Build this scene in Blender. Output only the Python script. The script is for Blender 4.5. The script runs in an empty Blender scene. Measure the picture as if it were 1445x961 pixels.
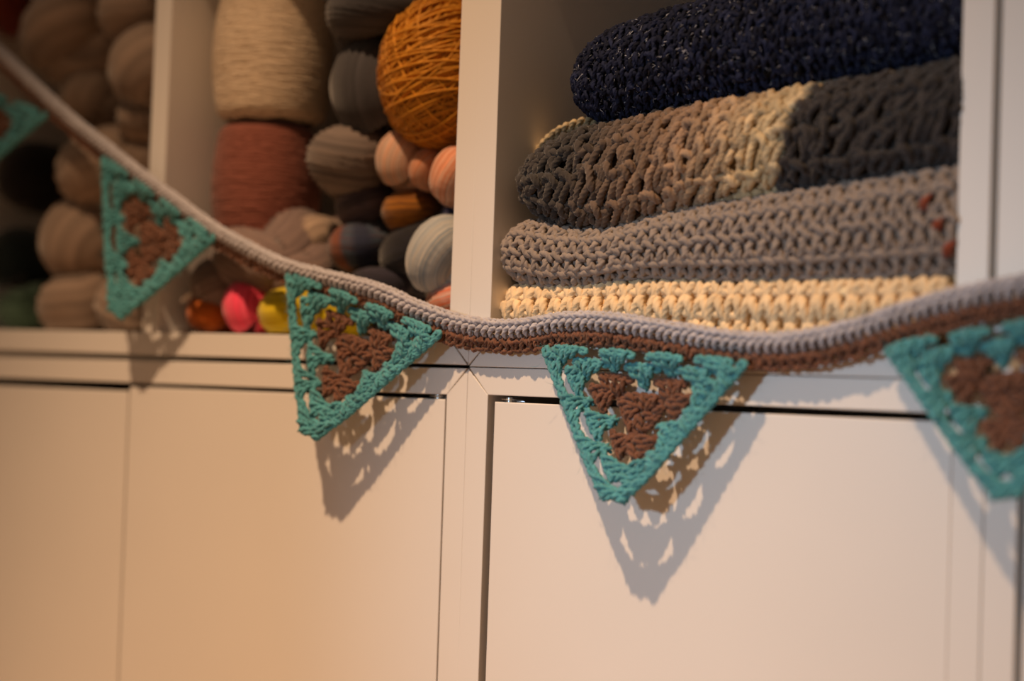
import bpy, math, random
import numpy as np
from mathutils import Matrix, Vector
rng = np.random.default_rng(7)
random.seed(7)
scene = bpy.context.scene
col = scene.collection
CM = 0.01
# ------------------------------------------------------------------ camera
FPX = 2250.0
CAM = np.array([67.37, -79.0, -0.87])            # centimetres
YAW, PIT, ROL = math.radians(38.905), math.radians(1.48), math.radians(1.93)
FW = np.array([-math.sin(YAW)*math.cos(PIT), math.cos(YAW)*math.cos(PIT), math.sin(PIT)])
_r0 = np.cross(FW, [0, 0, 1.0]); _r0 /= np.linalg.norm(_r0); _u0 = np.cross(_r0, FW)
RT = math.cos(ROL)*_r0 + math.sin(ROL)*_u0
UP = -math.sin(ROL)*_r0 + math.cos(ROL)*_u0
cd = bpy.data.cameras.new('camera'); cam = bpy.data.objects.new('camera', cd); col.objects.link(cam)
cam.matrix_world = Matrix(((RT[0], UP[0], -FW[0], CAM[0]*CM), (RT[1], UP[1], -FW[1], CAM[1]*CM),
                           (RT[2], UP[2], -FW[2], CAM[2]*CM), (0, 0, 0, 1)))
cd.sensor_width = 36.0; cd.lens = FPX*36.0/1445.0; cd.clip_start = 0.01; cd.clip_end = 50
cd.dof.use_dof = True; cd.dof.focus_distance = 1.0; cd.dof.aperture_fstop = 2.4
scene.camera = cam
def at(px, py, Y):
    """point (cm) on the plane at depth Y behind the cabinet fronts"""
    d = FW*FPX + RT*(px-722.5) - UP*(py-480.5)
    return CAM + d*(Y-CAM[1])/d[1]
def cm_per_px(P): return float(np.dot(np.asarray(P)-CAM, FW))/FPX
# ------------------------------------------------------------------ world, lights, exposure
w = bpy.data.worlds.new('room_ambience'); scene.world = w; w.use_nodes = True
bg = w.node_tree.nodes['Background']; bg.inputs[0].default_value = (1.0, 0.66, 0.42, 1); bg.inputs[1].default_value = 0.18
def light(name, kind, loc, energy, color):
    d = bpy.data.lights.new(name, kind); o = bpy.data.objects.new(name, d); col.objects.link(o)
    o.location = [c*CM for c in loc]; d.energy = energy; d.color = color
    return o, d
lo, ld = light('warm_room_lamp', 'SPOT', (6, -131, 217), 330, (1.0, 0.625, 0.35)); ld.shadow_soft_size = 0.036
ld.spot_size = math.radians(32.4); ld.spot_blend = 1.0
lo.rotation_euler = (Vector((-0.09, 0.0, -0.82))-Vector((0.06, -1.31, 2.17))).to_track_quat('-Z', 'Y').to_euler()
lo2, ld2 = light('cool_front_spot', 'SPOT', (-6.5, -105, 12), 16.0, (0.61, 0.82, 1.0)); ld2.shadow_soft_size = 0.035  # spot standing in for an unseen source of cool light in front
ld2.spot_size = math.radians(57.4); ld2.spot_blend = 1.0
lo2.rotation_euler = Vector((0.378-(-0.065), 1.05, -0.148-0.12)).to_track_quat('-Z', 'Y').to_euler()
scene.view_settings.view_transform = 'Standard'; scene.view_settings.look = 'None'
scene.view_settings.gamma = 1.0; scene.view_settings.use_curve_mapping = False
scene.view_settings.exposure = 0.0
# ------------------------------------------------------------------ materials
def paint(name, color, rough=0.45, bump=0.015):
    m = bpy.data.materials.new(name); m.use_nodes = True; nt = m.node_tree; b = nt.nodes['Principled BSDF']
    b.inputs['Base Color'].default_value = (*color, 1); b.inputs['Roughness'].default_value = rough
    tc = nt.nodes.new('ShaderNodeTexCoord'); n = nt.nodes.new('ShaderNodeTexNoise'); n.inputs['Scale'].default_value = 260; n.inputs['Detail'].default_value = 3
    bp = nt.nodes.new('ShaderNodeBump'); bp.inputs['Strength'].default_value = bump; bp.inputs['Distance'].default_value = 0.001
    nt.links.new(tc.outputs['Object'], n.inputs['Vector']); nt.links.new(n.outputs[0], bp.inputs['Height']); nt.links.new(bp.outputs[0], b.inputs['Normal'])
    mix = nt.nodes.new('ShaderNodeMix'); mix.data_type = 'RGBA'; n2 = nt.nodes.new('ShaderNodeTexNoise'); n2.inputs['Scale'].default_value = 9
    nt.links.new(tc.outputs['Object'], n2.inputs['Vector']); nt.links.new(n2.outputs[0], mix.inputs[0])
    mix.inputs[6].default_value = (*[c*0.97 for c in color], 1); mix.inputs[7].default_value = (*[min(1, c*1.03) for c in color], 1)
    nt.links.new(mix.outputs[2], b.inputs['Base Color'])
    return m
def yarn_mat(name, rough=0.85, sheen=0.25, fibre=0.5, scale=900):
    m = bpy.data.materials.new(name); m.use_nodes = True; nt = m.node_tree; b = nt.nodes['Principled BSDF']
    a = nt.nodes.new('ShaderNodeAttribute'); a.attribute_name = 'Col'
    tc = nt.nodes.new('ShaderNodeTexCoord'); n = nt.nodes.new('ShaderNodeTexNoise'); n.inputs['Scale'].default_value = scale; n.inputs['Detail'].default_value = 4
    nt.links.new(tc.outputs['Object'], n.inputs['Vector'])
    bp = nt.nodes.new('ShaderNodeBump'); bp.inputs['Strength'].default_value = fibre; bp.inputs['Distance'].default_value = 0.0006
    nt.links.new(n.outputs[0], bp.inputs['Height']); nt.links.new(bp.outputs[0], b.inputs['Normal'])
    nt.links.new(a.outputs['Color'], b.inputs['Base Color'])
    b.inputs['Roughness'].default_value = rough; b.inputs['Specular IOR Level'].default_value = 0.25
    b.inputs['Sheen Weight'].default_value = sheen; b.inputs['Sheen Roughness'].default_value = 0.5
    return m
M_WHITE = paint('white_cabinet_paint', (0.80, 0.775, 0.75))
M_WALL = paint('wall_paint', (0.72, 0.66, 0.58), 0.8, 0.1)
M_FLOOR = paint('floor_boards', (0.42, 0.28, 0.17), 0.5, 0.1)
M_METAL = bpy.data.materials.new('hinge_steel'); M_METAL.use_nodes = True
_b = M_METAL.node_tree.nodes['Principled BSDF']; _b.inputs['Metallic'].default_value = 1; _b.inputs['Roughness'].default_value = 0.25; _b.inputs['Base Color'].default_value = (0.75, 0.76, 0.78, 1)
M_PAPER = paint('label_paper', (0.75, 0.72, 0.70), 0.6, 0.05)
M_YARN = yarn_mat('wool_yarn')
M_COTTON = yarn_mat('mercerised_yarn', 0.55, 0.15, 0.3)
M_FINE = yarn_mat('fine_hank_yarn', 0.8, 0.3, 0.35, 1500)
M_FUZZ = yarn_mat('tweed_yarn', 0.9, 0.0, 0.8, 700)
# ------------------------------------------------------------------ mesh tools
class MB:
    def __init__(s): s.V = []; s.Q = []; s.C = []; s.n = 0
    def add(s, v, q, c):
        v = np.asarray(v, float).reshape(-1, 3); s.V.append(v); s.Q.append(np.asarray(q, int).reshape(-1, 4)+s.n)
        c = np.asarray(c, float)
        s.C.append(np.broadcast_to(c, v.shape).copy() if c.ndim == 1 else c.reshape(-1, 3)); s.n += len(v)
    def build(s, name, mat, parent=None, smooth=True):
        V = np.concatenate(s.V)*CM; Q = np.concatenate(s.Q); C = np.concatenate(s.C)
        me = bpy.data.meshes.new(name)
        me.vertices.add(len(V)); me.vertices.foreach_set('co', V.astype(np.float32).ravel())
        me.loops.add(Q.size); me.loops.foreach_set('vertex_index', Q.astype(np.int32).ravel())
        me.polygons.add(len(Q)); me.polygons.foreach_set('loop_start', np.arange(0, Q.size, 4, dtype=np.int32))
        me.polygons.foreach_set('use_smooth', np.full(len(Q), smooth))
        ca = me.color_attributes.new('Col', 'FLOAT_COLOR', 'POINT')
        ca.data.foreach_set('color', np.concatenate([np.clip(C, 0, 1), np.ones((len(C), 1))], 1).astype(np.float32).ravel())
        me.update(calc_edges=True); me.validate()
        me.materials.append(mat)
        o = bpy.data.objects.new(name, me); col.objects.link(o)
        if parent is not None: attach(o, parent)
        return o
def attach(o, parent):
    o.parent = parent; o.matrix_parent_inverse = parent.matrix_basis.inverted() if parent.parent is None else (parent.parent.matrix_basis @ Matrix()).inverted()
def empty(name, loc):
    o = bpy.data.objects.new(name, None); col.objects.link(o); o.location = [c*CM for c in loc]; o.empty_display_size = 0.02
    return o
def tag(o, label, cat, group=None, kind=None):
    if label: o['label'] = label
    if cat: o['category'] = cat
    if group: o['group'] = group
    if kind: o['kind'] = kind
    return o
def norm(v): return v/np.maximum(np.linalg.norm(v, axis=-1, keepdims=True), 1e-9)
def ply_profile(plies, per=4, depth=0.16):
    """outline of several round plies twisted together, with valleys between them"""
    n = plies*per; h = math.pi/plies; ph = (np.arange(n) % per)*2*h/per-h
    d = 0.46; a = 1-d
    r = d*np.cos(ph)+np.sqrt(np.maximum(a*a-(d*np.sin(ph))**2, 0.02))
    return 1-(1-r)*depth*4.2
def tubes(mb, P, r, color, prof=None, pitch=None, taper=1, closed=False, jitter=0.08, flat=None):
    """batch of tubes. P [B,N,3] paths in cm; r radius (float, [B] or [B,N]); color [3], [B,3], [B,N,3] or [B,N,S,3]"""
    P = np.asarray(P, float)
    if P.ndim == 2: P = P[None]
    B, N, _ = P.shape
    prof = np.ones(6) if prof is None else np.asarray(prof, float); S = len(prof)
    if closed: T = np.roll(P, -1, 1)-np.roll(P, 1, 1)
    else:
        T = np.empty_like(P); T[:, 1:-1] = P[:, 2:]-P[:, :-2]; T[:, 0] = P[:, 1]-P[:, 0]; T[:, -1] = P[:, -1]-P[:, -2]
    T = norm(T)
    ref = np.where(np.abs(T[:, 0, 1:2]) < 0.8, np.array([[0, 1.0, 0]]), np.array([[1.0, 0, 0]]))
    n = norm(ref-np.sum(ref*T[:, 0], -1, keepdims=True)*T[:, 0])
    Nn = np.empty_like(P); Nn[:, 0] = n
    for i in range(1, N):
        n = norm(n-np.sum(n*T[:, i], -1, keepdims=True)*T[:, i]); Nn[:, i] = n
    Bn = np.cross(T, Nn)
    seg = np.concatenate([np.zeros((B, 1)), np.cumsum(np.linalg.norm(np.diff(P, axis=1), axis=-1), 1)], 1)
    th = np.arange(S)*2*math.pi/S
    ang = np.zeros((B, N)) if pitch is None else 2*math.pi*seg/pitch + rng.uniform(0, 6.28, (B, 1))
    if closed:   # spread the transport mismatch
        n_end = norm(n-np.sum(n*T[:, 0], -1, keepdims=True)*T[:, 0])
        mis = np.arctan2(np.sum(n_end*Bn[:, 0], -1), np.sum(n_end*Nn[:, 0], -1))
        ang = ang-mis[:, None]*seg/seg[:, -1:]
    rr = np.broadcast_to(np.asarray(r, float).reshape((-1, 1)) if np.ndim(r) == 1 else np.asarray(r, float), (B, N)).copy()
    if not closed and taper:
        rr[:, 0] *= 0.15; rr[:, -1] *= 0.15
        if N > 6: rr[:, 1] *= 0.8; rr[:, -2] *= 0.8
    A = ang[..., None]+th
    R = rr[..., None]*prof
    V = P[:, :, None]+R[..., None]*(np.cos(A)[..., None]*Nn[:, :, None]+np.sin(A)[..., None]*Bn[:, :, None])
    c = np.asarray(color, float)
    if c.ndim == 1: c = c[None, None, None]
    elif c.ndim == 2: c = c[:, None, None]
    elif c.ndim == 3: c = c[:, :, None]
    C = np.broadcast_to(c, (B, N, S, 3))
    if jitter: C = C*(1+rng.normal(0, jitter, (B, 1, 1, 1)))
    i = np.arange(N if closed else N-1); j = np.arange(S)
    I, J = np.meshgrid(i, j, indexing='ij'); I2 = (I+1) % N; J2 = (J+1) % S
    q = np.stack([I*S+J, I*S+J2, I2*S+J2, I2*S+J], -1).reshape(-1, 4)
    Q = (np.arange(B)[:, None, None]*(N*S)+q[None]).reshape(-1, 4)
    mb.add(V.reshape(-1, 3), Q, C.reshape(-1, 3))
def catmull(pts, n):
    """smooth curves through control points pts [B,K,3] (or [K,3]) resampled to n points"""
    pts = np.asarray(pts, float); one = pts.ndim == 2
    if one: pts = pts[None]
    K = pts.shape[1]
    p = np.concatenate([2*pts[:, :1]-pts[:, 1:2], pts, 2*pts[:, -1:]-pts[:, -2:-1]], 1)
    t = np.linspace(0, K-1-1e-6, n); k = t.astype(int); u = (t-k)[None, :, None]
    p0, p1, p2, p3 = p[:, k], p[:, k+1], p[:, k+2], p[:, k+3]
    o = 0.5*(2*p1+(p2-p0)*u+(2*p0-5*p1+4*p2-p3)*u*u+(3*p1-p0-3*p2+p3)*u**3)
    return o[0] if one else o
PLY3 = ply_profile(3, 4); PLY4 = ply_profile(4, 3, 0.2)
def slab(mb, pts_front, y0, y1, bev=0.0):
    """prism of a convex front outline (list of x,z, counter-clockwise seen from -Y) between depths y0<y1, front edges bevelled"""
    pf = np.array(pts_front, float); n = len(pf)
    c = pf.mean(0)
    def ring(inset, y):
        out = []
        for k in range(n):
            a, b, d = pf[k-1], pf[k], pf[(k+1) % n]
            e1 = (b-a)/np.linalg.norm(b-a); e2 = (d-b)/np.linalg.norm(d-b)
            n1 = np.array([-e1[1], e1[0]]); n2 = np.array([-e2[1], e2[0]])
            m = n1+n2; m = m/max(np.dot(m, n1), 1e-6)
            q = b+m*inset
            out.append((q[0], y, q[1]))
        return np.array(out)
    rings = [ring(bev, y0), ring(bev*0.3, y0+bev*0.3), ring(0, y0+bev), ring(0, y1)] if bev else [ring(0, y0), ring(0, y1)]
    V = np.concatenate(rings); Q = []
    for i in range(len(rings)-1):
        for k in range(n):
            k2 = (k+1) % n
            Q.append([i*n+k, i*n+k2, (i+1)*n+k2, (i+1)*n+k][::-1])
    if n == 4:
        Q.append([0, 1, 2, 3]); m = (len(rings)-1)*n; Q.append([m+3, m+2, m+1, m])
    mb.add(V, Q, np.array([0.8, 0.8, 0.8]))
# ------------------------------------------------------------------ cabinets
T = 1.75
DEP = 35.0
def rot2(pts, ang, piv=(0, 0)):
    c, s = math.cos(ang), math.sin(ang)
    return [(piv[0]+(x-piv[0])*c-(z-piv[1])*s, piv[1]+(x-piv[0])*s+(z-piv[1])*c) for x, z in pts]
def cabinet(name, label, x0, x1, z0, z1, ang=0.0, doors=(), divider=None, yo=0.0, group=None, cut=0.09):
    root = empty(name, ((x0+x1)/2, 0, z0)); tag(root, label, 'cabinet', group)
    piv = (x1, z0 if z0 >= 0 else z1) if x1 <= 0 else (x0, 0)
    g = 0.008
    def panel(nm, pts, y0=0.0, y1=DEP, bev=0.05):
        mb = MB(); slab(mb, rot2(pts, ang, piv), y0+yo, y1+yo, bev); return mb.build(nm, M_WHITE, root, False)
    k = cut
    # mitred frame with slightly blunted outer corners
    panel('side_panel', [(x0+g, z0+k), (x0+T, z0+T+g), (x0+T, z1-T-g), (x0+g, z1-k)])
    panel('side_panel', [(x1-T, z0+T+g), (x1-g, z0+k), (x1-g, z1-k), (x1-T, z1-T-g)])
    panel('bottom_panel', [(x0+k, z0), (x1-k, z0), (x1-T-g, z0+T), (x0+T+g, z0+T)])
    panel('top_panel', [(x0+T+g, z1-T), (x1-T-g, z1-T), (x1-k, z1), (x0+k, z1)])
    panel('back_panel', [(x0+T+.01, z0+T+.01), (x1-T-.01, z0+T+.01), (x1-T-.01, z1-T-.01), (x0+T+.01, z1-T-.01)], DEP-1.0, DEP-0.2)
    if divider: panel('divider_panel', [(divider-0.98, z0+T+.01), (divider+0.98, z0+T+.01), (divider+0.98, z1-T-.01), (divider-0.98, z1-T-.01)], 0.05, DEP-1.05)
    for (a, b, c, d, yd, hx) in doors:
        mb = MB(); slab(mb, rot2([(a, c), (b, c), (b, d), (a, d)], ang, piv), yd+yo, yd+1.7+yo, 0.07)
        dr = mb.build('door', M_WHITE, root, False)
        if hx is not None:
            hm = MB(); zc = d+0.02
            pth = np.array([[hx, yd+0.55, zc-0.25], [hx, yd+0.55, zc+0.28]])
            tubes(hm, catmull(pth, 6), 0.28, (.8, .8, .8), np.ones(14), taper=0, jitter=0)
            tubes(hm, catmull(np.array([[hx, yd+0.55, zc+0.12], [hx, yd+0.55, zc+0.2]]), 4), 0.62, (.8, .8, .8), np.ones(16), taper=1, jitter=0)
            tubes(hm, catmull(np.array([[hx-.8, yd+0.9, zc+0.05], [hx+.9, yd+0.9, zc+0.05]]), 6), 0.12, (.8, .8, .8), np.ones(8), taper=1, jitter=0)
            h = hm.build('hinge', M_METAL); h['label'] = 'small steel hinge in the gap above the door'
            h.parent = dr
    return root
FL = -36.9                                        # floor level (cm)
cabinet('cube_shelf', 'white open double-compartment shelf unit holding the yarn', -70, -0.006, 0.12, 35.1, -math.radians(0.30), divider=-32.75)
cabinet('cube_cabinet', 'white two-door cabinet under the yarn shelf', -70, -0.006, -35, -0.10, math.radians(0.17),
        doors=[(-34.9, -T-0.14, -35+T+.2, -T-0.42, 0.0, -2.9), (-70+T+.2, -35.08, -35+T+.2, -T-0.78, -0.05, None)])
cabinet('cube_shelf', 'white open shelf unit holding the stack of crocheted blankets', 0.006, 34.93, 0.03, 35)
cabinet('cube_cabinet', 'white single-door cabinet under the folded blankets, door set a little askew', 0.006, 34.985, -35, -0.02,
        doors=[(T+0.50, 35-T-0.08, -35+T+.2, -T-0.44, 0.12, 3.1)])
cabinet('cube_cabinet', 'white closed cabinet cut off at the right edge beside the blanket shelf', 35.25, 70, 0.03, 35,
        doors=[(35.3, 69.9, 0.1, 34.9, -1.85, None)], yo=1.9)
cabinet('cube_cabinet', 'white door cabinet at the lower right corner, mostly out of view', 35.01, 70, -35, -0.02,
        doors=[(35+T+0.42, 70-T-.1, -35+T+.2, -T-0.4, 0.05, None)])
for nm, pts, y0, y1, m in (('floor', [(-260, FL-4), (260, FL-4), (260, FL), (-260, FL)], -260, 36.2, M_FLOOR), ('wall_back', [(-260, FL), (260, FL), (260, 210), (-260, 210)], 36.0, 40.0, M_WALL)):
    mb = MB(); slab(mb, pts, y0, y1); o = mb.build(nm, m, None, False); o['kind'] = 'structure'
mb = MB(); slab(mb, [(-70, FL), (70, FL), (70, -35.24), (-70, -35.24)], 3, 34)
tag(mb.build('plinth', M_WHITE, None, False), 'low white plinth carrying the lower row of cabinets', 'plinth')
# ------------------------------------------------------------------ hanks, cakes, balls of yarn
G1 = 'taupe hanks in the left compartment'
def lin(r, g, b):
    f = lambda c: (c/255/12.92) if c/255 <= 0.04045 else ((c/255+0.055)/1.055)**2.4
    return np.array([f(r), f(g), f(b)])
def hank(label, px, py, Y, wide, tall, roll, color, color2=None, axis=(0.12, 1, 0.0), length=13.0, turns=0.9, sides=64, mix=0.35, name='yarn_hank', group='twisted hanks of yarn', bands=None, strandvar=0.17):
    """closed fat loop of many strands folded over and twisted on itself; its folded end faces the room"""
    for _ in range(6):                                  # keep clear of the shelf sides
        P0 = at(px, py, Y); k = cm_per_px(P0)
        a, b = wide*k/2, tall*k/2
        R = b; o = max(a-b, 0.15*b)
        ext = R+o*abs(math.cos(math.radians(roll)))*0.8
        lo_x, hi_x = (-68.0, -33.9) if group == G1 else (-31.6, -1.9)
        ex = P0[0]+ext-hi_x
        if ex > 0: Y += ex/1.3
        ex = lo_x-(P0[0]-ext)
        if ex > 0: Y = max(Y-ex/1.3, 0.3)
    ax = norm(np.array(axis, float)); e1 = norm(np.cross(ax, [0, 0, 1.0])); e1 = -e1 if e1[0] < 0 else e1; e2 = np.cross(e1, ax); e2 = e2 if e2[2] > 0 else -e2
    nl, nu = 26, 9
    t = np.linspace(0, 1, nl)
    ro = math.radians(roll)
    def side(sgn, t):
        ph = ro+turns*2*math.pi*t
        off = o*(1.0+0.25*np.sin(math.pi*t))
        return P0+np.outer(R*0.95+t*length, ax)+sgn*(np.outer(off*np.cos(ph), e1)+np.outer(off*np.sin(ph), e2))
    u = np.linspace(0, math.pi, nu+2)[1:-1]
    d0 = math.cos(ro)*e1+math.sin(ro)*e2; ph1 = ro+turns*2*math.pi; d1 = math.cos(ph1)*e1+math.sin(ph1)*e2
    front = P0+R*0.95*ax+np.outer(np.cos(u), -d0*o)+np.outer(np.sin(u), -ax*o*0.55)      # from -side to +side
    back = P0+(R*0.95+length)*ax+np.outer(np.cos(u), d1*o)+np.outer(np.sin(u), ax*o*0.55)
    path = np.concatenate([front, side(1, t), back, side(-1, t)[::-1]])
    prof = 1+0.05*min(1, 80/sides)*np.where(np.arange(sides) % 2, 1, -1)*rng.uniform(0.4, 1, sides)+0.02*np.sin(np.arange(sides)*2*math.pi/sides*3+1)
    N = len(path)
    c1 = np.asarray(color, float); c2 = c1 if color2 is None else np.asarray(color2, float)
    sv = rng.normal(0, strandvar, (1, 1, sides, 1))
    m = np.clip(rng.normal(0, 1, (1, 1, sides, 1))*mix+0.5+0.35*np.sin(np.linspace(0, 9, N))[None, :, None, None]+rng.normal(0, mix*.5, (1, N, sides, 1)), 0, 1) if color2 is not None else 0
    C = (c1*(1-m)+c2*m)*(1+sv)+np.zeros((1, N, sides, 3))
    if bands is not None:
        f = np.linspace(0, 1, N)
        for (lo_, hi_, cc) in bands:
            sel = (f >= lo_) & (f < hi_); C[:, sel] = np.asarray(cc)*(1+sv)
    mb = MB(); tubes(mb, path, R*(1+0.04*np.sin(np.linspace(0, 14, N)))[None], C, prof, pitch=R*16, closed=True, jitter=0)
    return tag(mb.build(name, M_FINE), label, 'yarn', group)
TAUPE = lin(160, 140, 124)
G1 = 'taupe hanks in the left compartment'
LH = [(52, 38, 4, 130, 88, 35, 'large taupe hank at the top left, above the grey cord'),
      (158, 8, 5, 104, 74, 10, 'taupe hank at the top edge beside the shelf divider'),
      (168, 88, 4, 108, 100, 50, 'round taupe hank against the divider, second from the top'),
      (95, 130, 6.5, 86, 80, 80, 'taupe hank half behind the grey cord at the upper left'),
      (178, 162, 6, 84, 66, 0, 'small taupe hank by the divider just above the second flag'),
      (98, 236, 4, 112, 88, 20, 'taupe hank left of the second flag, above the middle of the pile'),
      (184, 226, 7, 84, 70, 60, 'taupe hank hidden mostly behind the second flag'),
      (74, 336, 4, 114, 104, 75, 'plump taupe hank left of the second flag in the lower pile'),
      (152, 335, 7, 84, 98, 90, 'taupe hank behind the holes of the second flag'),
      (72, 428, 4, 104, 76, 10, 'taupe hank resting on the shelf at the lower left'),
      (150, 430, 5, 92, 72, -20, 'taupe hank resting on the shelf under the tip of the second flag')]
for i, (px, py, Y, w_, t_, ro, lb) in enumerate(LH):
    hank(lb, px, py, Y-3.0, max(w_, t_)*1.16, min(w_, t_)*1.1, ro, TAUPE*rng.uniform(.9, 1.1), TAUPE*np.array([.82, .8, .8]), axis=(0.1+rng.uniform(-.12, .12), 1, rng.uniform(-.05, .05)), length=9, group=G1, sides=34)
hank('almost black hank at the left edge below the first flag', 5, 245, 6, 96, 84, 40, lin(24, 22, 26), axis=(0.1, 1, 0), length=9, group=G1)
hank('dark teal hank at the left edge of the lower pile', -8, 365, 5, 84, 80, 90, lin(26, 42, 44), axis=(0.1, 1, 0), length=9, group=G1)
hank('sage green hank in the bottom left corner of the shelf', 6, 436, 4, 78, 58, 5, lin(104, 134, 112), axis=(0.1, 1, 0), length=9, group=G1)
hank('rust red hank in the very top left corner', -22, 2, 4.5, 80, 66, 30, lin(120, 50, 36), axis=(0.1, 1, 0), length=9, group=G1)
def cake(name, label, px, py, Y, wide, tall, color, turns, r, crossing, group=None):
    Pc = at(px, py, Y); k = cm_per_px(Pc); R = wide*k/2; H = tall*k
    root = empty(name, (Pc[0], Pc[1], Pc[2]-H/2)); tag(root, label, 'yarn', group)
    def rad(z):                                                           # rounded barrel
        q = np.clip(np.abs(z)/(H/2), 0, 1); return R*(1-0.16*q**2)*np.where(q > 0.8, np.sqrt(np.clip(1-((q-0.8)/0.2)**2*0.55, 0, 1)), 1)
    zz = np.linspace(-H/2, H/2, 26)
    path = np.stack([np.full(26, Pc[0]), np.full(26, Pc[1]), Pc[2]+zz], -1)
    mb = MB(); rr = (rad(zz)-r*0.6)[None]
    tubes(mb, path, rr, color, np.ones(48), taper=1, jitter=0); core = mb.build('yarn_core', M_YARN, None); core.parent = root; core.matrix_parent_inverse = Matrix.Translation([-c*CM for c in (Pc[0], Pc[1], Pc[2]-H/2)])
    mb = MB()
    for lay in range(2):
        n = int(turns*44); th = np.linspace(0, turns*2*math.pi, n)+lay*1.3
        z = (2/math.pi)*np.arcsin(np.sin(th*crossing*(1+0.017*lay)+lay))*H*0.47+0.12*np.sin(th*0.37)
        ra = rad(z)+r*0.25*(lay+1)+rng.normal(0, 0.02, n)
        tubes(mb, np.stack([Pc[0]+ra*np.cos(th), Pc[1]+ra*np.sin(th), Pc[2]+z], -1), r, color*(1+rng.normal(0, 0.05, (1, n, 1))), np.ones(6), jitter=0)
    o = mb.build('wound_strands', M_YARN, None); o.parent = root; o.matrix_parent_inverse = Matrix.Translation([-c*CM for c in (Pc[0], Pc[1], Pc[2]-H/2)])
    return root
cake('yarn_cake', 'large cream wound cake of yarn at the top of the pile', 386, 84, 6.2, 164, 190, lin(220, 200, 174), 90, 0.13, 0.13)
cake('yarn_cake', 'rust pink wound cake of yarn under the cream one', 376, 262, 6.2, 146, 170, lin(138, 80, 66), 70, 0.16, 0.06)
GM = 'hanks in the middle compartment'
CH = lin(66, 64, 68)
hank('charcoal hank at the top edge above the other charcoal hank', 514, 6, 2.4, 176, 80, 5, CH, CH*.7, axis=(-.05, 1, 0), length=10, group=GM)
hank('charcoal hank left of the golden ball', 500, 118, 2.6, 152, 126, 100, CH*1.2, CH*.8, axis=(-.1, 1, 0), length=12, group=GM)
hank('warm grey double hank under the charcoal hanks', 460, 220, 2.4, 126, 96, 0, lin(132, 116, 106), lin(110, 98, 92), axis=(0, 1, 0), length=11, group=GM)
hank('pale peach hank tucked under the golden ball on its left', 545, 222, 3.6, 86, 66, 85, lin(204, 178, 160), lin(206, 158, 130), axis=(0.05, 1, 0), length=9, sides=132, group=GM)
hank('small orange and peach hank between two peach hanks under the golden ball', 589, 236, 4.2, 60, 42, 70, lin(200, 166, 144), lin(202, 128, 86), axis=(0.0, 1, 0), length=8, sides=132, group=GM)
hank('peach hank with orange strands touching the white cabinet side', 628, 246, 3.2, 84, 58, 75, lin(208, 180, 160), lin(212, 138, 102), axis=(-.25, 1, 0), length=8, sides=132, group=GM)
hank('mauve grey hank below the warm grey double hank', 492, 284, 4.5, 88, 66, 30, lin(104, 90, 92), lin(70, 60, 70), axis=(0, 1, 0), length=9, group=GM)
hank('golden brown hank showing between dark blue hanks', 556, 296, 4.6, 76, 58, 10, lin(176, 112, 20), lin(120, 70, 10), axis=(0, 1, 0), length=8, group=GM)
hank('navy black hank under the golden brown hank', 566, 352, 5.2, 120, 70, 25, lin(30, 30, 44), lin(22, 20, 26), axis=(0, 1, 0), length=8, group=GM)
hank('bright navy hank in the corner by the cabinet side', 640, 302, 6.5, 64, 44, 0, lin(42, 48, 96), lin(30, 34, 70), axis=(-.1, 1, 0), length=7, group=GM)
hank('variegated plum, rust and blue hank left of the navy ones', 482, 346, 4.0, 88, 66, 10, lin(84, 60, 70), lin(64, 78, 96), axis=(0, 1, 0), length=9, group=GM, mix=.7, bands=[(0.02, 0.06, lin(120, 66, 46)), (0.09, 0.13, lin(40, 46, 70))])
hank('off-white hank behind the cord below the rust cake', 416, 342, 4.5, 80, 66, 60, lin(186, 162, 140), lin(164, 142, 124), axis=(0, 1, 0), length=9, group=GM)
hank('dark purple hank just above the third flag', 520, 402, 4.5, 100, 50, 0, lin(50, 42, 60), lin(30, 28, 42), axis=(0, 1, 0), length=8, group=GM)
hank('cream hank speckled with pale blue beside the cabinet side', 595, 360, 1.6, 118, 78, 66, lin(214, 200, 178), lin(150, 160, 168), axis=(0.12, 1, 0), length=8, group=GM, mix=.20, sides=168, strandvar=.10)
hank('dark slate hank squeezed between the speckled hank and the cabinet side', 643, 362, 4.2, 70, 40, 80, lin(60, 68, 82), lin(40, 46, 60), axis=(-.2, 1, 0), length=7, group=GM)
hank('peach and coral striped hank at the bottom by the cabinet side', 622, 424, 2.6, 84, 66, 25, lin(206, 176, 164), lin(222, 116, 78), axis=(-.1, 1, 0), length=8, sides=132, group=GM, mix=.5)
hank('long mauve taupe hank lying behind the second and third flags', 338, 366, 1.6, 164, 88, -12, lin(142, 120, 112), lin(116, 98, 94), axis=(0, 1, 0), length=10, group=GM)
hank('short mauve taupe hank low behind the pink hank', 398, 392, 2.8, 110, 66, 10, lin(136, 114, 106), lin(112, 94, 90), axis=(0, 1, 0), length=9, group=GM)
hank('mauve taupe hank low between the divider and the pink hank', 284, 398, 0.8, 92, 74, 30, lin(142, 122, 114), lin(118, 100, 96), axis=(0.05, 1, 0), length=9, group=GM)
hank('hot pink mini hank on the shelf', 327, 433, 0.5, 82, 66, 110, lin(255, 92, 122), lin(252, 70, 104), axis=(0.05, 1, 0), length=6, group=GM)
hank('bright yellow mini hank on the shelf behind the third flag', 384, 438, 0.5, 90, 62, 8, lin(232, 206, 24), lin(214, 188, 14), axis=(0, 1, 0), length=6, group=GM)
oh = hank('burnt orange mini hank with a white paper band beside the divider', 276, 441, 0.9, 68, 50, -10, lin(206, 110, 32), lin(184, 92, 24), axis=(0, 1, 0), length=6, group=GM)
Pb = at(274, 424, 0.8); mb = MB()
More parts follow.
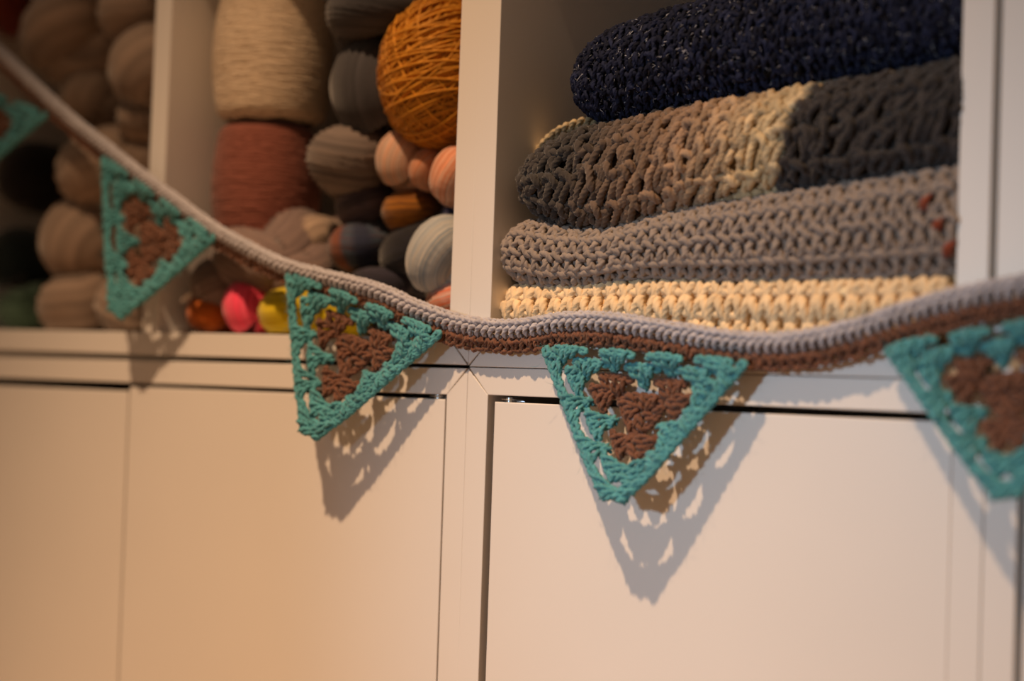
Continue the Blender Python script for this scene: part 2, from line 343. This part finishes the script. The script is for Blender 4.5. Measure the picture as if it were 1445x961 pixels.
thb = np.linspace(0.5, 2.9, 14); ring = np.stack([Pb[0]-0.2+1.5*np.cos(thb), np.full(14, Pb[1]), Pb[2]-.4+1.0*np.sin(thb)], -1)
ring2 = ring+np.array([0, 2.0, 0]); off = np.array([0, 0, .05])
Vb = np.concatenate([ring, ring2, ring2+off, ring+off]); n = 14
Qb = [[s*n+i, s*n+i+1, ((s+1) % 4)*n+i+1, ((s+1) % 4)*n+i] for s in range(4) for i in range(n-1)]
mb.add(Vb, Qb, (.8, .8, .8)); pb_ = mb.build('paper_band', M_PAPER); pb_.parent = oh
# golden ball, wound from single strands
def wound_ball(label, px, py, Y, rad_px, color, r, seed):
    rg = np.random.default_rng(seed)
    Pc = at(px, py, Y); R = rad_px*cm_per_px(Pc); E = np.array([0.80, 0.80, 1.0])
    base = (Pc[0], Pc[1], Pc[2]-R); inv = Matrix.Translation([-c*CM for c in base])
    root = empty('yarn_ball', base); tag(root, label, 'yarn')
    mb = MB(); zz = -np.cos(np.linspace(0.02, math.pi-.02, 24))
    tubes(mb, Pc+np.stack([0*zz, 0*zz, zz*R*E[2]*.965], -1), (np.sqrt(1-zz**2)*R*E[0]*.965)[None], color*.8, np.ones(40), taper=0, jitter=0)
    c = mb.build('ball_core', M_COTTON); c.parent = root; c.matrix_parent_inverse = inv
    axes = []
    def bundle(axis, spread, n, lift, drift=0.0):
        axis = norm(np.array(axis, float)); h = norm(np.cross(axis, [0.3, 0.5, 0.8])); g = np.cross(axis, h)
        P = []
        for i in range(n):
            hgt = (i/(max(n-1, 1))-0.5)*2*spread+rg.normal(0, 0.015)
            ax = norm(axis+rg.normal(0, 0.035, 3)); hh = norm(h-np.dot(h, ax)*ax); gg = np.cross(ax, hh)
            th = np.linspace(0, 2*math.pi, 72)+rg.uniform(0, 6)
            hz = hgt+drift*np.sin(th)+0.012*np.sin(3*th+rg.uniform(0, 6)); q = np.sqrt(np.clip(1-hz**2, 0.02, 1))
            p = np.outer(q*np.cos(th), hh)+np.outer(q*np.sin(th), gg)+np.outer(hz, ax)
            P.append(Pc+p*E*(R*(1+lift+rg.uniform(-.012, .016))))
        mb = MB(); tubes(mb, np.array(P), r, color*(1+rg.normal(0, .12, (n, 1))), np.ones(6), taper=0, jitter=0)
        o = mb.build('strand_bundle', M_COTTON); o.parent = root; o.matrix_parent_inverse = inv
    bundle((0.7, -0.5, -0.5), .8, 26, -.025); bundle((-.8, -.4, .45), .8, 26, -.02); bundle((0.3, -.4, .8), .85, 26, -.012)
    bundle((0.75, -.45, .5), .6, 15, 0.0); bundle((-.62, -.5, .6), .6, 15, 0.004)
    bundle((-.34, -.10, .95), .80, 24, .014); bundle((-.22, -.22, .95), .62, 17, .026); bundle((-.42, .02, .9), .5, 12, .036)
    bundle((-.12, -.02, 1), .4, 9, .046); bundle((0.9, -.1, .5), .5, 6, .03); bundle((.8, -.6, -.3), .5, 6, .034); bundle((-.05, -.8, .6), .5, 5, .05)
    return root
wound_ball('golden mustard ball of wound yarn leaning on the white cabinet side', 624, 102, 5.6, 108, lin(206, 140, 34), 0.078, 3)
# ------------------------------------------------------------------ folded crocheted blankets
def smooth_interp(xs, ys):
    xs = np.array(xs); ys = np.array(ys); g = np.linspace(xs[0], xs[-1], 160); v = np.interp(g, xs, ys)
    k = np.hanning(17); k /= k.sum(); v = np.convolve(np.pad(v, 8, mode='edge'), k, 'valid')
    return lambda x: np.interp(x, g, v)
class Fold:
    """front edge of a folded blanket: a rounded profile swept along a plan path that turns in at the left end"""
    def __init__(s, Yf, ry, Rc, left_px, top, bot, x1=33.1, sup=2.4, end_droop=0.0):
        Ps = at(left_px[0], left_px[1], Yf+Rc*0.35); s.xl = max(Ps[0]-0.24*Rc, T+0.25); s.Yf, s.ry, s.Rc, s.x1, s.sup = Yf, ry, Rc, x1, sup
        conv = lambda L: zip(*sorted((lambda P: (P[0], P[2]))(at(x, y, Yf+0.55*ry)) for x, y in L))
        tx, tz = conv(top); bx, bz = conv(bot); s.zt = smooth_interp(tx, tz); s.zb = smooth_interp(bx, bz)
        s.back = 5.0; s.L = s.back+Rc*math.pi/2+(x1-s.xl-Rc)
    def plan(s, t):
        t = np.asarray(t, float); a = np.clip((t-s.back)/s.Rc, 0, math.pi/2)
        x = s.xl+s.Rc*(1-np.cos(a))+np.maximum(t-s.back-s.Rc*math.pi/2, 0)
        y = s.Yf+s.Rc*(1-np.sin(a))+np.maximum(s.back-t, 0)
        return x, y, -np.cos(a), -np.sin(a)
    def __call__(s, t, v, c=0.0):
        """t along the fold (cm), v in [-1,1] bottom..top around the fold, c outward offset"""
        t, v, c = np.broadcast_arrays(np.asarray(t, float), np.asarray(v, float), np.asarray(c, float))
        x, y, nx, ny = s.plan(t); vv = np.clip(v, -1.0, 1.0); ph = vv*math.pi/2
        zt, zb = s.zt(x), s.zb(x); hz = (zt-zb)/2; zc = (zt+zb)/2; e = 2/s.sup
        cz = np.sign(ph)*np.abs(np.sin(ph))**e; cr = np.abs(np.cos(ph))**e
        nz = np.sin(ph); nr = np.cos(ph)
        inn = s.ry*(1-cr)
        return np.stack([x-nx*inn+nx*nr*c, y-ny*inn+ny*nr*c, zc+hz*cz+nz*c], -1)
    def body(s, mb, color, inset):
        tt = np.linspace(0, s.L, 90); vv = np.linspace(-1, 1, 18); Tm, Vm = np.meshgrid(tt, vv, indexing='ij')
        P = s(Tm, Vm, -inset)
        # close towards the back so that the fold is a solid bundle
        Pb = P[:, [0, -1]].copy(); x, y, nx, ny = s.plan(tt); depth = 9.0
        for k in (0, 1): Pb[:, k, 1] = np.maximum(Pb[:, k, 1], s.Yf+depth)
        P = np.concatenate([Pb[:, :1], P, Pb[:, 1:]], 1); n0, n1 = P.shape[:2]
        I, J = np.meshgrid(np.arange(n0-1), np.arange(n1), indexing='ij'); J2 = (J+1) % n1
        q = np.stack([I*n1+J, (I+1)*n1+J, (I+1)*n1+J2, I*n1+J2], -1).reshape(-1, 4)
        c = color(Tm[:, 0], 0*tt) if callable(color) else np.broadcast_to(color, (n0, 3))
        mb.add(P.reshape(-1, 3), q, np.repeat(np.asarray(c)[:, None], n1, 1).reshape(-1, 3))
def crochet(fold, root, rows, pitch, strands, r, color, mat, npts=16, offset_alt=0.5, shear=0.0, pit_twist=1.0, prof=PLY3, jit=0.06, vrange=(-0.97, 0.97), rowname='crochet_row', wob=0.03, t0=0.3, fleck=None):
    """strands: list of control polygons in (a pitch units, b row units, c cm)"""
    dv = (vrange[1]-vrange[0])/rows
    for k in range(rows):
        v0 = vrange[0]+k*dv
        s0 = np.arange(t0+(offset_alt*pitch if k % 2 else 0), fold.L-pitch*.6, pitch); B = len(s0)
        mb = MB()
        for st in strands:
            cp = np.array(st, float); K = len(cp)
            loc = np.broadcast_to(cp, (B, K, 3)).copy()
            loc[..., :2] += rng.normal(0, wob, (B, K, 2)); loc[..., 2] += rng.normal(0, wob*.5, (B, K))
            loc = catmull(loc, npts)
            tt = s0[:, None]+(loc[..., 0]+shear*loc[..., 1])*pitch; vv = v0+loc[..., 1]*dv
            P = fold(np.clip(tt, 0, fold.L), vv, loc[..., 2])
            c = color(tt, vv) if callable(color) else np.broadcast_to(color, (B, npts, 3))
            c = np.asarray(c)*(1+rng.normal(0, jit, (B, 1, 1)))
            if fleck is not None:
                hit = rng.random((B, npts, 1)) < fleck[1]; c = np.where(hit, np.asarray(fleck[0])*rng.uniform(.3, 1.1, (B, npts, 1)), c)
            tubes(mb, P, r*rng.uniform(.92, 1.08, B), c, prof, pitch=r*5.5*pit_twist, jitter=0)
        mb.build(rowname, mat, root)
def blanket(name, label, fold, bodycol, inset, loc_px):
    root = empty(name, (18, fold.Yf+5, float(fold.zb(18.0)))); tag(root, label, 'blanket', 'folded crocheted blankets')
    mb = MB(); fold.body(mb, bodycol, inset); o = mb.build('folded_cloth', M_YARN, root)
    return root
# cream blanket at the bottom
F1 = Fold(0.6, 1.6, 1.6, (709, 440), [(700, 408), (760, 404), (860, 398), (960, 396), (1100, 396), (1250, 394), (1360, 390)], [(700, 474), (800, 478), (900, 482), (1050, 488), (1200, 494), (1360, 500)])
_z = T+0.12; F1.zb = lambda x: np.full(np.shape(x), _z)
CREAM = lin(242, 214, 172)
R1 = blanket('folded_blanket', 'thick cream crocheted blanket at the bottom of the stack', F1, CREAM, 0.05, None)
crochet(F1, R1, 5, 1.08, [[(0.0, -.25, -.1), (.06, .2, .14), (.30, .72, .34), (.50, 1.1, .08)], [(1.0, -.25, -.1), (.94, .2, .14), (.72, .72, .34), (.54, 1.1, .08)], [(-.2, .55, .0), (.5, .40, .12), (1.2, .55, .0)]], 0.30, CREAM, M_YARN, prof=PLY4, wob=.06, offset_alt=.45)
# taupe blanket
F2 = Fold(0.1, 2.0, 1.7, (701, 360), [(698, 345), (722, 322), (752, 314), (785, 321), (820, 328), (870, 326), (930, 308), (1000, 292), (1100, 276), (1220, 256), (1360, 234)],
          [(698, 372), (715, 388), (745, 401), (800, 407), (850, 402), (900, 391), (960, 393), (1050, 397), (1200, 394), (1360, 388)])
TP = lin(148, 136, 128)
R2 = blanket('folded_blanket', 'taupe grey crocheted blanket, second from the bottom', F2, TP, 0.02, None)
crochet(F2, R2, 6, 0.86, [[(.12, -.02, -.02), (.22, .25, .16), (.45, .5, .26), (.52, .8, .14), (.62, 1.0, .0)], [(.95, .05, -.02), (.78, .3, .12), (.5, .62, .16), (.3, .92, .06)], [(-.12, .98, .06), (.25, 1.1, .22), (.68, 1.0, .22), (1.12, .9, .06)]], 0.235, TP, M_YARN, offset_alt=0.3, wob=.045, npts=18)
# rust patches worked into the taupe blanket near the right side
for (px, py, h) in ((1304, 288, 24), (1323, 318, 22), (1338, 352, 22)):
    mb = MB(); P = at(px, py, -0.2); k = cm_per_px(P)
    for j in range(3):
        o_ = np.array([(j-1)*0.15, 0, 0.06*j]); cp = np.array([[-.12, .35, -.5], [-.05, .05, -.2], [.05, 0, .2], [.16, .35, .5]])*np.array([1, 1, h*k])+P+o_
        tubes(mb, catmull(cp, 12), 0.15, lin(140, 66, 42), PLY3, pitch=.9)
    o = mb.build('rust_stitches', M_YARN, R2); o['label'] = 'rust brown stitches in the taupe blanket'
# variegated chunky blanket
F3 = Fold(0.5, 2.4, 2.2, (746, 258), [(745, 240), (775, 216), (820, 194), (880, 181), (960, 164), (1060, 148), (1160, 132), (1260, 116), (1366, 96)],
          [(745, 280), (775, 305), (815, 322), (860, 327), (920, 312), (1000, 290), (1100, 266), (1200, 256), (1366, 232)])
stops = [(0, lin(56, 53, 52)), (6.0, lin(62, 58, 56)), (8.6, lin(96, 82, 72)), (11.5, lin(120, 98, 80)), (14.5, lin(150, 124, 102)), (17.3, lin(178, 152, 122)), (20.3, lin(206, 184, 144)), (21.6, lin(206, 186, 150)), (22.0, lin(54, 50, 50)), (40, lin(48, 46, 48))]
sx = np.array([a for a, _ in stops]); sc = np.array([c for _, c in stops])
def vari(t, v):
    q = np.asarray(t)-F3.back-1.7*np.asarray(v)
    return np.stack([np.interp(q, sx-0.7, sc[:, i]) for i in range(3)], -1)
R3 = blanket('folded_blanket', 'chunky variegated blanket in charcoal, brown and cream under the navy one', F3, vari, 0.15, None)
crochet(F3, R3, 6, 1.36, [[(.5, -.25, -.15), (.26, .15, .32), (.0, .62, .5), (.08, 1.05, .05)], [(.46, -.2, -.1), (.40, .35, .5), (.52, .85, .55), (.66, 1.2, .1)], [(.5, -.25, -.15), (.80, .2, .3), (1.02, .66, .46), (.9, 1.1, .05)], [(-.15, .85, .2), (.22, 1.16, .62), (.55, .95, .66), (.75, .62, .35)], [(.45, .9, .2), (.8, 1.12, .55), (1.1, .85, .3)]],
        0.27, vari, M_YARN, shear=0.5, wob=0.12, prof=PLY4, jit=.16, npts=15)
# cream tail of the variegated blanket showing behind its left end
mb = MB(); cpx = [(760, 240), (764, 216), (778, 198), (798, 184), (824, 175), (852, 172)]
cc = np.array([at(x, y, 4.6) for x, y in cpx]); pth = catmull(cc, 26)
for k in range(2): tubes(mb, pth+np.array([.22*k, .5*k, .16*math.sin(k*3)]), 0.36, lin(206, 184, 144), PLY4, pitch=1.1)
for i in range(2, 25, 2): tubes(mb, catmull(np.array([pth[i]+[-.2, -.15, -.3], pth[i]+[-.05, -.45, .1], pth[i]+[.2, -.2, .35]]), 9), 0.2, lin(200, 180, 142), PLY3, pitch=.9)
mb.build('cream_border', M_YARN, R3)['label'] = 'cream border stitches at the left end'
# navy tweed blanket
F4 = Fold(0.9, 4.2, 3.0, (813, 130), [(800, 84), (818, 66), (845, 46), (890, 29), (940, 14), (1000, -4), (1080, -18), (1180, -32), (1366, -50)],
          [(800, 168), (822, 180), (860, 187), (900, 184), (960, 168), (1060, 150), (1160, 134), (1260, 116), (1366, 96)], sup=2.1)
NAVY = lin(30, 36, 60)
R4 = blanket('folded_blanket', 'dark navy flecked tweed blanket on top of the stack', F4, NAVY, 0.05, None)
crochet(F4, R4, 15, 0.60, [[(.05, -.05, 0), (.1, .35, .16), (.35, .75, .22), (.5, 1.1, .04)], [(.98, -.05, 0), (.9, .35, .16), (.66, .75, .22), (.5, 1.1, .04)]], 0.165, NAVY, M_FUZZ, npts=12, wob=0.16, jit=.3)
mb = MB(); B = 3600
tt = rng.uniform(2, F4.L-.3, B); vv = rng.uniform(-.95, .95, B)
st = np.stack([tt, vv, np.full(B, .22)], -1)[:, None]+np.cumsum(np.concatenate([np.zeros((B, 1, 3)), rng.normal(0, 1, (B, 3, 3))*np.array([.10, .016, .035])+np.array([0, 0, .01])], 1), 1)
Pf = F4(np.clip(st[..., 0], 0, F4.L), st[..., 1], st[..., 2])
fc = np.where(rng.random((B, 1)) < .6, lin(190, 196, 214)[None]*rng.uniform(.2, 1, (B, 1)), lin(40, 48, 80)[None])
tubes(mb, Pf, 0.024, fc, np.ones(3), jitter=.2)
o = mb.build('tweed_fuzz', M_FUZZ, R4); o['kind'] = 'stuff'
# ------------------------------------------------------------------ crocheted bunting
GREY = lin(182, 180, 188); BROWN = lin(112, 74, 56); TEAL = lin(80, 152, 160)
bpx = [(-60, 22), (0, 74), (50, 122), (100, 168), (150, 208), (200, 248), (250, 285), (300, 322), (350, 351), (400, 375), (450, 390), (500, 402), (545, 416), (590, 437), (640, 455), (690, 464), (730, 465), (765, 460), (800, 455), (850, 455), (900, 461), (960, 471), (1010, 479), (1060, 485), (1110, 485), (1160, 478), (1210, 466), (1260, 450), (1310, 434), (1360, 421), (1420, 409), (1500, 396), (1580, 388)]
def band_y(x): return np.interp(x, [-60, 250, 560, 640, 730, 1300, 1500], [-1.6, -1.5, -1.1, -0.75, -0.72, -0.9, -0.9])
ctrl = np.array([at(x, y, float(band_y(x))) for x, y in bpx])
dense = catmull(ctrl, 3000); sl = np.concatenate([[0], np.cumsum(np.linalg.norm(np.diff(dense, axis=0), axis=1))])
spx = np.interp(np.linspace(0, len(bpx)-1, 3000), np.arange(len(bpx)), [b[0] for b in bpx])
LEN = sl[-1]
def band(s, b, c):
    """b upward in the plane of the cord, c outwards to the room"""
    s = np.clip(s, 0.05, LEN-.05); P = np.stack([np.interp(s, sl, dense[:, i]) for i in range(3)], -1)
    Q = np.stack([np.interp(s+.04, sl, dense[:, i])-np.interp(s-.04, sl, dense[:, i]) for i in range(3)], -1); Tn = norm(Q)
    N = np.array([0, -1.0, 0])-Tn*(-Tn[..., 1:2]); N = norm(N); U = np.cross(Tn, -N); U = np.where(U[..., 2:3] < 0, -U, U)
    return P+U*np.asarray(b)[..., None]+N*np.asarray(c)[..., None]
bunting = empty('crochet_bunting', tuple(at(700, 480, -0.8))); tag(bunting, 'crocheted bunting with teal and brown triangle flags on a grey and brown cord', 'bunting')
def stitch_run(pitch, strands, r, color, npts, shape=None, prof=PLY3, wob=.03, jit=.06):
    mb = MB(); s0 = np.arange(0.4, LEN-.6, pitch); B = len(s0)
    for st in strands:
        cp = np.broadcast_to(np.array(st, float), (B, len(st), 3)).copy(); cp += rng.normal(0, wob, cp.shape)*np.array([pitch, .5, .5])
        L = catmull(cp, npts); ss = s0[:, None]+L[..., 0]*pitch
        b, c = L[..., 1], L[..., 2]
        if shape is not None: b, c = shape(ss, b, c)
        tubes(mb, band(ss, b, c), r, color*(1+rng.normal(0, jit, (B, 1))), prof, pitch=r*5.5, jitter=0)
    return mb
def thin(s, b, c):
    x = np.interp(s, sl, spx); k = np.interp(x, [0, 420, 640, 1500], [.80, .84, 1, 1]); return b*k, c*k
stitch_run(0.56, [[(.30, -.50, -.05), (.02, -.42, .30), (.12, -.12, .46), (.50, .08, .44), (.95, .12, .25)],
                  [(-.25, .20, .36), (.15, .40, .44), (.70, .38, .38), (1.2, .18, .34)],
                  [(-.2, .46, .14), (.3, .55, .10), (.8, .48, -.05), (1.15, .40, -.16)],
                  [(-.2, .36, -.2), (.3, .28, -.36), (.7, .1, -.40), (1.0, -.3, -.3)], [(-.5, -.1, 0), (.5, -.05, .1), (1.5, -.1, 0)]], 0.185, GREY, 15, thin, wob=.05).build('grey_cord', M_YARN, bunting)
def brown_shape(s, b, c):
    x = np.interp(s, sl, spx); d = np.interp(x, [0, 300, 520, 620, 700, 1500], [.28, .28, .22, .0, 0, 0]); cc = np.interp(x, [0, 420, 620, 1500], [-.25, -.22, 0, 0])
    return b+d, c+cc
stitch_run(0.58, [[(.0, -1.38, .0), (.12, -1.1, .22), (.3, -.75, .26), (.5, -.42, .05)], [(.95, -1.34, .0), (.8, -1.1, .2), (.66, -.78, .26), (.5, -.42, .05)],
                  [(-.1, -1.3, .08), (.3, -1.42, .16), (.7, -1.32, .16), (1.1, -1.40, .04)], [(-.1, -.86, .2), (.3, -.74, .3), (.7, -.86, .3), (1.1, -.78, .16)],
                  [(-.5, -1.05, -.05), (.5, -1.0, -.05), (1.5, -1.05, -.05)], [(-.5, -.66, .0), (.5, -.7, .0), (1.5, -.66, .0)]], 0.15, BROWN, 12, brown_shape, jit=.14, wob=.11).build('brown_cord', M_YARN, bunting)
ANG = [math.radians(a) for a in (150, 30, 270)]
CORN = np.array([[math.cos(a), math.sin(a)] for a in ANG])
_M = np.linalg.inv(np.array([[*CORN[0], 1], [*CORN[1], 1], [*CORN[2], 1]]).T)
def chain_links(mb, pts, nrm, pitch, half, r, color, lift=.1):
    """braided chain edge along a 3D polyline: pairs of leaf-shaped strands"""
    seg = np.concatenate([[0], np.cumsum(np.linalg.norm(np.diff(pts, axis=0), axis=1))]); n = max(2, int(seg[-1]/pitch)); s0 = np.linspace(0, seg[-1]*(1-1/n), n); p = seg[-1]/n
    for sg in (-1, 1):
        cp = np.array([(-.1, .05*sg, .0), (.25, .75*sg, .6), (.7, .85*sg, .8), (1.15, .12*sg, .9), (1.4, 0, .2)])
        L = catmull(np.broadcast_to(cp, (n, 5, 3))+rng.normal(0, .04, (n, 5, 3)), 11)
        ss = np.clip(s0[:, None]+L[..., 0]*p, 0, seg[-1])
        P = np.stack([np.interp(ss, seg, pts[:, i]) for i in range(3)], -1)
        Tn = norm(np.stack([np.interp(np.clip(ss+.1, 0, seg[-1]), seg, pts[:, i])-np.interp(np.clip(ss-.1, 0, seg[-1]), seg, pts[:, i]) for i in range(3)], -1))
        Sd = norm(np.cross(Tn, nrm))
        P = P+Sd*(L[..., 1:2]*half)+nrm*(L[..., 2:3]*lift)
        tubes(mb, P, r, color*(1+rng.normal(0, .06, (n, 1))), PLY3, pitch=r*5.5, jitter=0)
def flag(TL, TR, TIP, cup, lab, seed, sway=0.0, cut=0.27):
    rg = np.random.default_rng(seed)
    C3 = np.array([TL, TR, TIP]); unit = np.linalg.norm(C3[1]-C3[0])/math.sqrt(3)
    nrm = norm(np.cross(C3[1]-C3[0], C3[2]-C3[0])); nrm = -nrm if nrm[1] > 0 else nrm
    def mp(q, c=0.0):
        q = np.asarray(q, float); wts = np.concatenate([q, np.ones(q.shape[:-1]+(1,))], -1) @ _M.T
        w0, w1, w2 = wts[..., 0], wts[..., 1], wts[..., 2]
        bul = -cup*np.clip(27*w0*w1*w2, -.6, 1)+sway*np.clip(w2, -0.1, 1)*(1-w2)*2
        return wts @ C3+nrm*(bul+np.asarray(c))[..., None]
    rho = [0.02, 0.142, 0.290, 0.402, 0.5]
    r = 0.168
    root = None; parts = []
    corner = lambda i: CORN[i]
    def side_pt(i, rh, t):                                 # side i from corner i to i+1, t in [-.5,.5] of side length
        a, b = corner(i)*2*rh, corner((i+1) % 3)*2*rh
        return a+(b-a)*(t+.5)
    clusters = []
    for k in range(1, 5):
        n = k
        for i in range(3):
            for j in range(n):
                tb = 0.0 if n == 1 else (j/(n-1)-.5)
                base = side_pt(i, rho[k-1], tb); tt = ((j+.5)/n-.5)*(0.98 if k > 1 else .6)
                if (i == 1 and j == n-1 or i == 2 and j == 0) and k >= 3: tt *= (0.90 if k == 4 else .94)   # the tip is worked rounder
                top = side_pt(i, rho[k], tt)
                a, b = corner(i), corner((i+1) % 3); along = norm(b-a)
                clusters.append((k, base, top, along))
    outer = []
    mbe = MB()
    # edge chain: round the tip, along both slanting sides and across the top
    def rounded(i0, frac):
        L = 2*math.sqrt(3)*rho[4]; pts = []
        return pts
    rim = 0.508
    path = []
    A, Bc, Ct = CORN[0]*2*rim*.985, CORN[1]*2*rim*.985, CORN[2]*2*rim
    e1 = Ct+(A-Ct)*cut; e2 = Ct+(Bc-Ct)*cut
    ts = np.linspace(0, 1, 30)[:, None]; path.append(A+(e1-A)*ts)
    u = np.linspace(0, 1, 12)[1:-1, None]; path.append((1-u)**2*e1+2*u*(1-u)*(Ct*.86+(e1+e2)*.07)+u*u*e2)
    path.append(e2+(Bc-e2)*ts); path = np.concatenate(path)
    chain_links(mbe, mp(path, .02), nrm, 0.62, 0.22, r*1.12, TEAL)
    nf = 320; hp = mp(path[rg.integers(0, len(path), nf)]+rg.normal(0, .02, (nf, 2)), rg.uniform(0, .3, nf))
    hair = hp[:, None]+np.cumsum(np.concatenate([np.zeros((nf, 1, 3)), rg.normal(0, .09, (nf, 1, 3))+rg.normal(0, .05, (nf, 4, 3))], 1), 1)
    tubes(mbe, hair, 0.007, TEAL, np.ones(3), jitter=.1)
    pen = mbe.build('pennant', M_YARN, bunting); pen['label'] = lab
    for k, base, top, along in clusters:
        c0 = BROWN if k <= 2 else TEAL
        half = [0, .11, .106, .118, .114][k]
        M3 = 3; f = np.array([-1, 0, 1.0])
        if k == 1: half = .14
        Bp = base+np.outer(f*half*.30, along); Tp = top+np.outer(f*half, along)
        Bp = Bp+rg.normal(0, .006, Bp.shape); Tp = Tp+rg.normal(0, .008, Tp.shape)
        n = 13; t = np.linspace([0, -.1, -.36, -.74, -.74][k], 1.0, n)
        q = Bp[:, None]+(Tp-Bp)[:, None]*t[None, :, None]
        cen = mp(q, 0.10+0.20*np.sin(np.clip(t, 0, 1)*math.pi)[None]**.7*np.ones((3, 1))+rg.normal(0, .03, (3, 1)))
        ax = norm(cen[:, -1]-cen[:, 0])[:, None]; sd = np.cross(ax, nrm)
        ph0 = rg.uniform(0.2, 1.0, (3, 1))
        ph = ph0+2*math.pi*.75*t[None]; o = r*.92
        up = cen+o*(np.cos(ph)[..., None]*sd+np.sin(ph)[..., None]*nrm)
        dn = cen-o*(np.cos(ph)[..., None]*sd+np.sin(ph)[..., None]*nrm)
        topc = (cen[:, -1:]+(cen[:, -1:]-cen[:, -2:-1])*.55)
        P = np.concatenate([up, topc, dn[:, ::-1]], 1)
        mb = MB(); tubes(mb, P, r, c0*(1+rg.normal(0, .07, (3, 1))), PLY3, pitch=r*6, jitter=0)
        ends = np.array([top-along*half*1.35, top, top+along*half*1.35]); ends[[0, 2]] -= 0.02*norm(top)
        chain_links(mb, mp(catmull(np.c_[ends, [0, 0, 0]], 12)[:, :2], .08), nrm, 0.55, 0.15, r*.95, c0, lift=.12)
        o_ = mb.build('brown_cluster' if k <= 2 else 'teal_cluster', M_YARN); o_.parent = pen
    return pen
def tipfix(TL, TR, tip, k=0.90):
    c = (np.array(TL)+np.array(TR)+np.array(tip))/3; return c+(np.array(tip)-c)/k
def flag_px(tl, tr, tip, y, cup, lab, seed, sway=0.0, cut=0.27, k=0.90):
    a, b, c = at(*tl, y[0]), at(*tr, y[1]), at(*tip, y[2])
    return flag(a, b, tipfix(a, b, c, k), cup, lab, seed, sway, cut)
flag_px((-112, 92), (66, 162), (-60, 262), (-1.8, -1.8, -2.6), 0.9, 'teal flag with brown centre cut off at the left edge', 1)
flag_px((148, 222), (304, 334), (166, 440), (-1.7, -1.7, -3.0), 1.3, 'blurred teal flag with brown centre in front of the shelf divider', 2, cut=.36, k=.84)
flag_px((409, 386), (622, 470), (438, 616), (-1.5, -1.3, -3.0), 1.3, 'teal flag with brown centre hanging over the left cabinet door', 3, cut=.32, k=.87)
flag_px((770, 490), (1052, 512), (866, 712), (-1.1, -1.5, -3.0), 1.3, 'sharpest teal flag with brown centre, in the middle over the right door', 4)
flag_px((1254, 490), (1572, 436), (1424, 708), (-1.1, -1.4, -3.2), 1.2, 'blurred teal flag with brown centre at the right edge', 5)
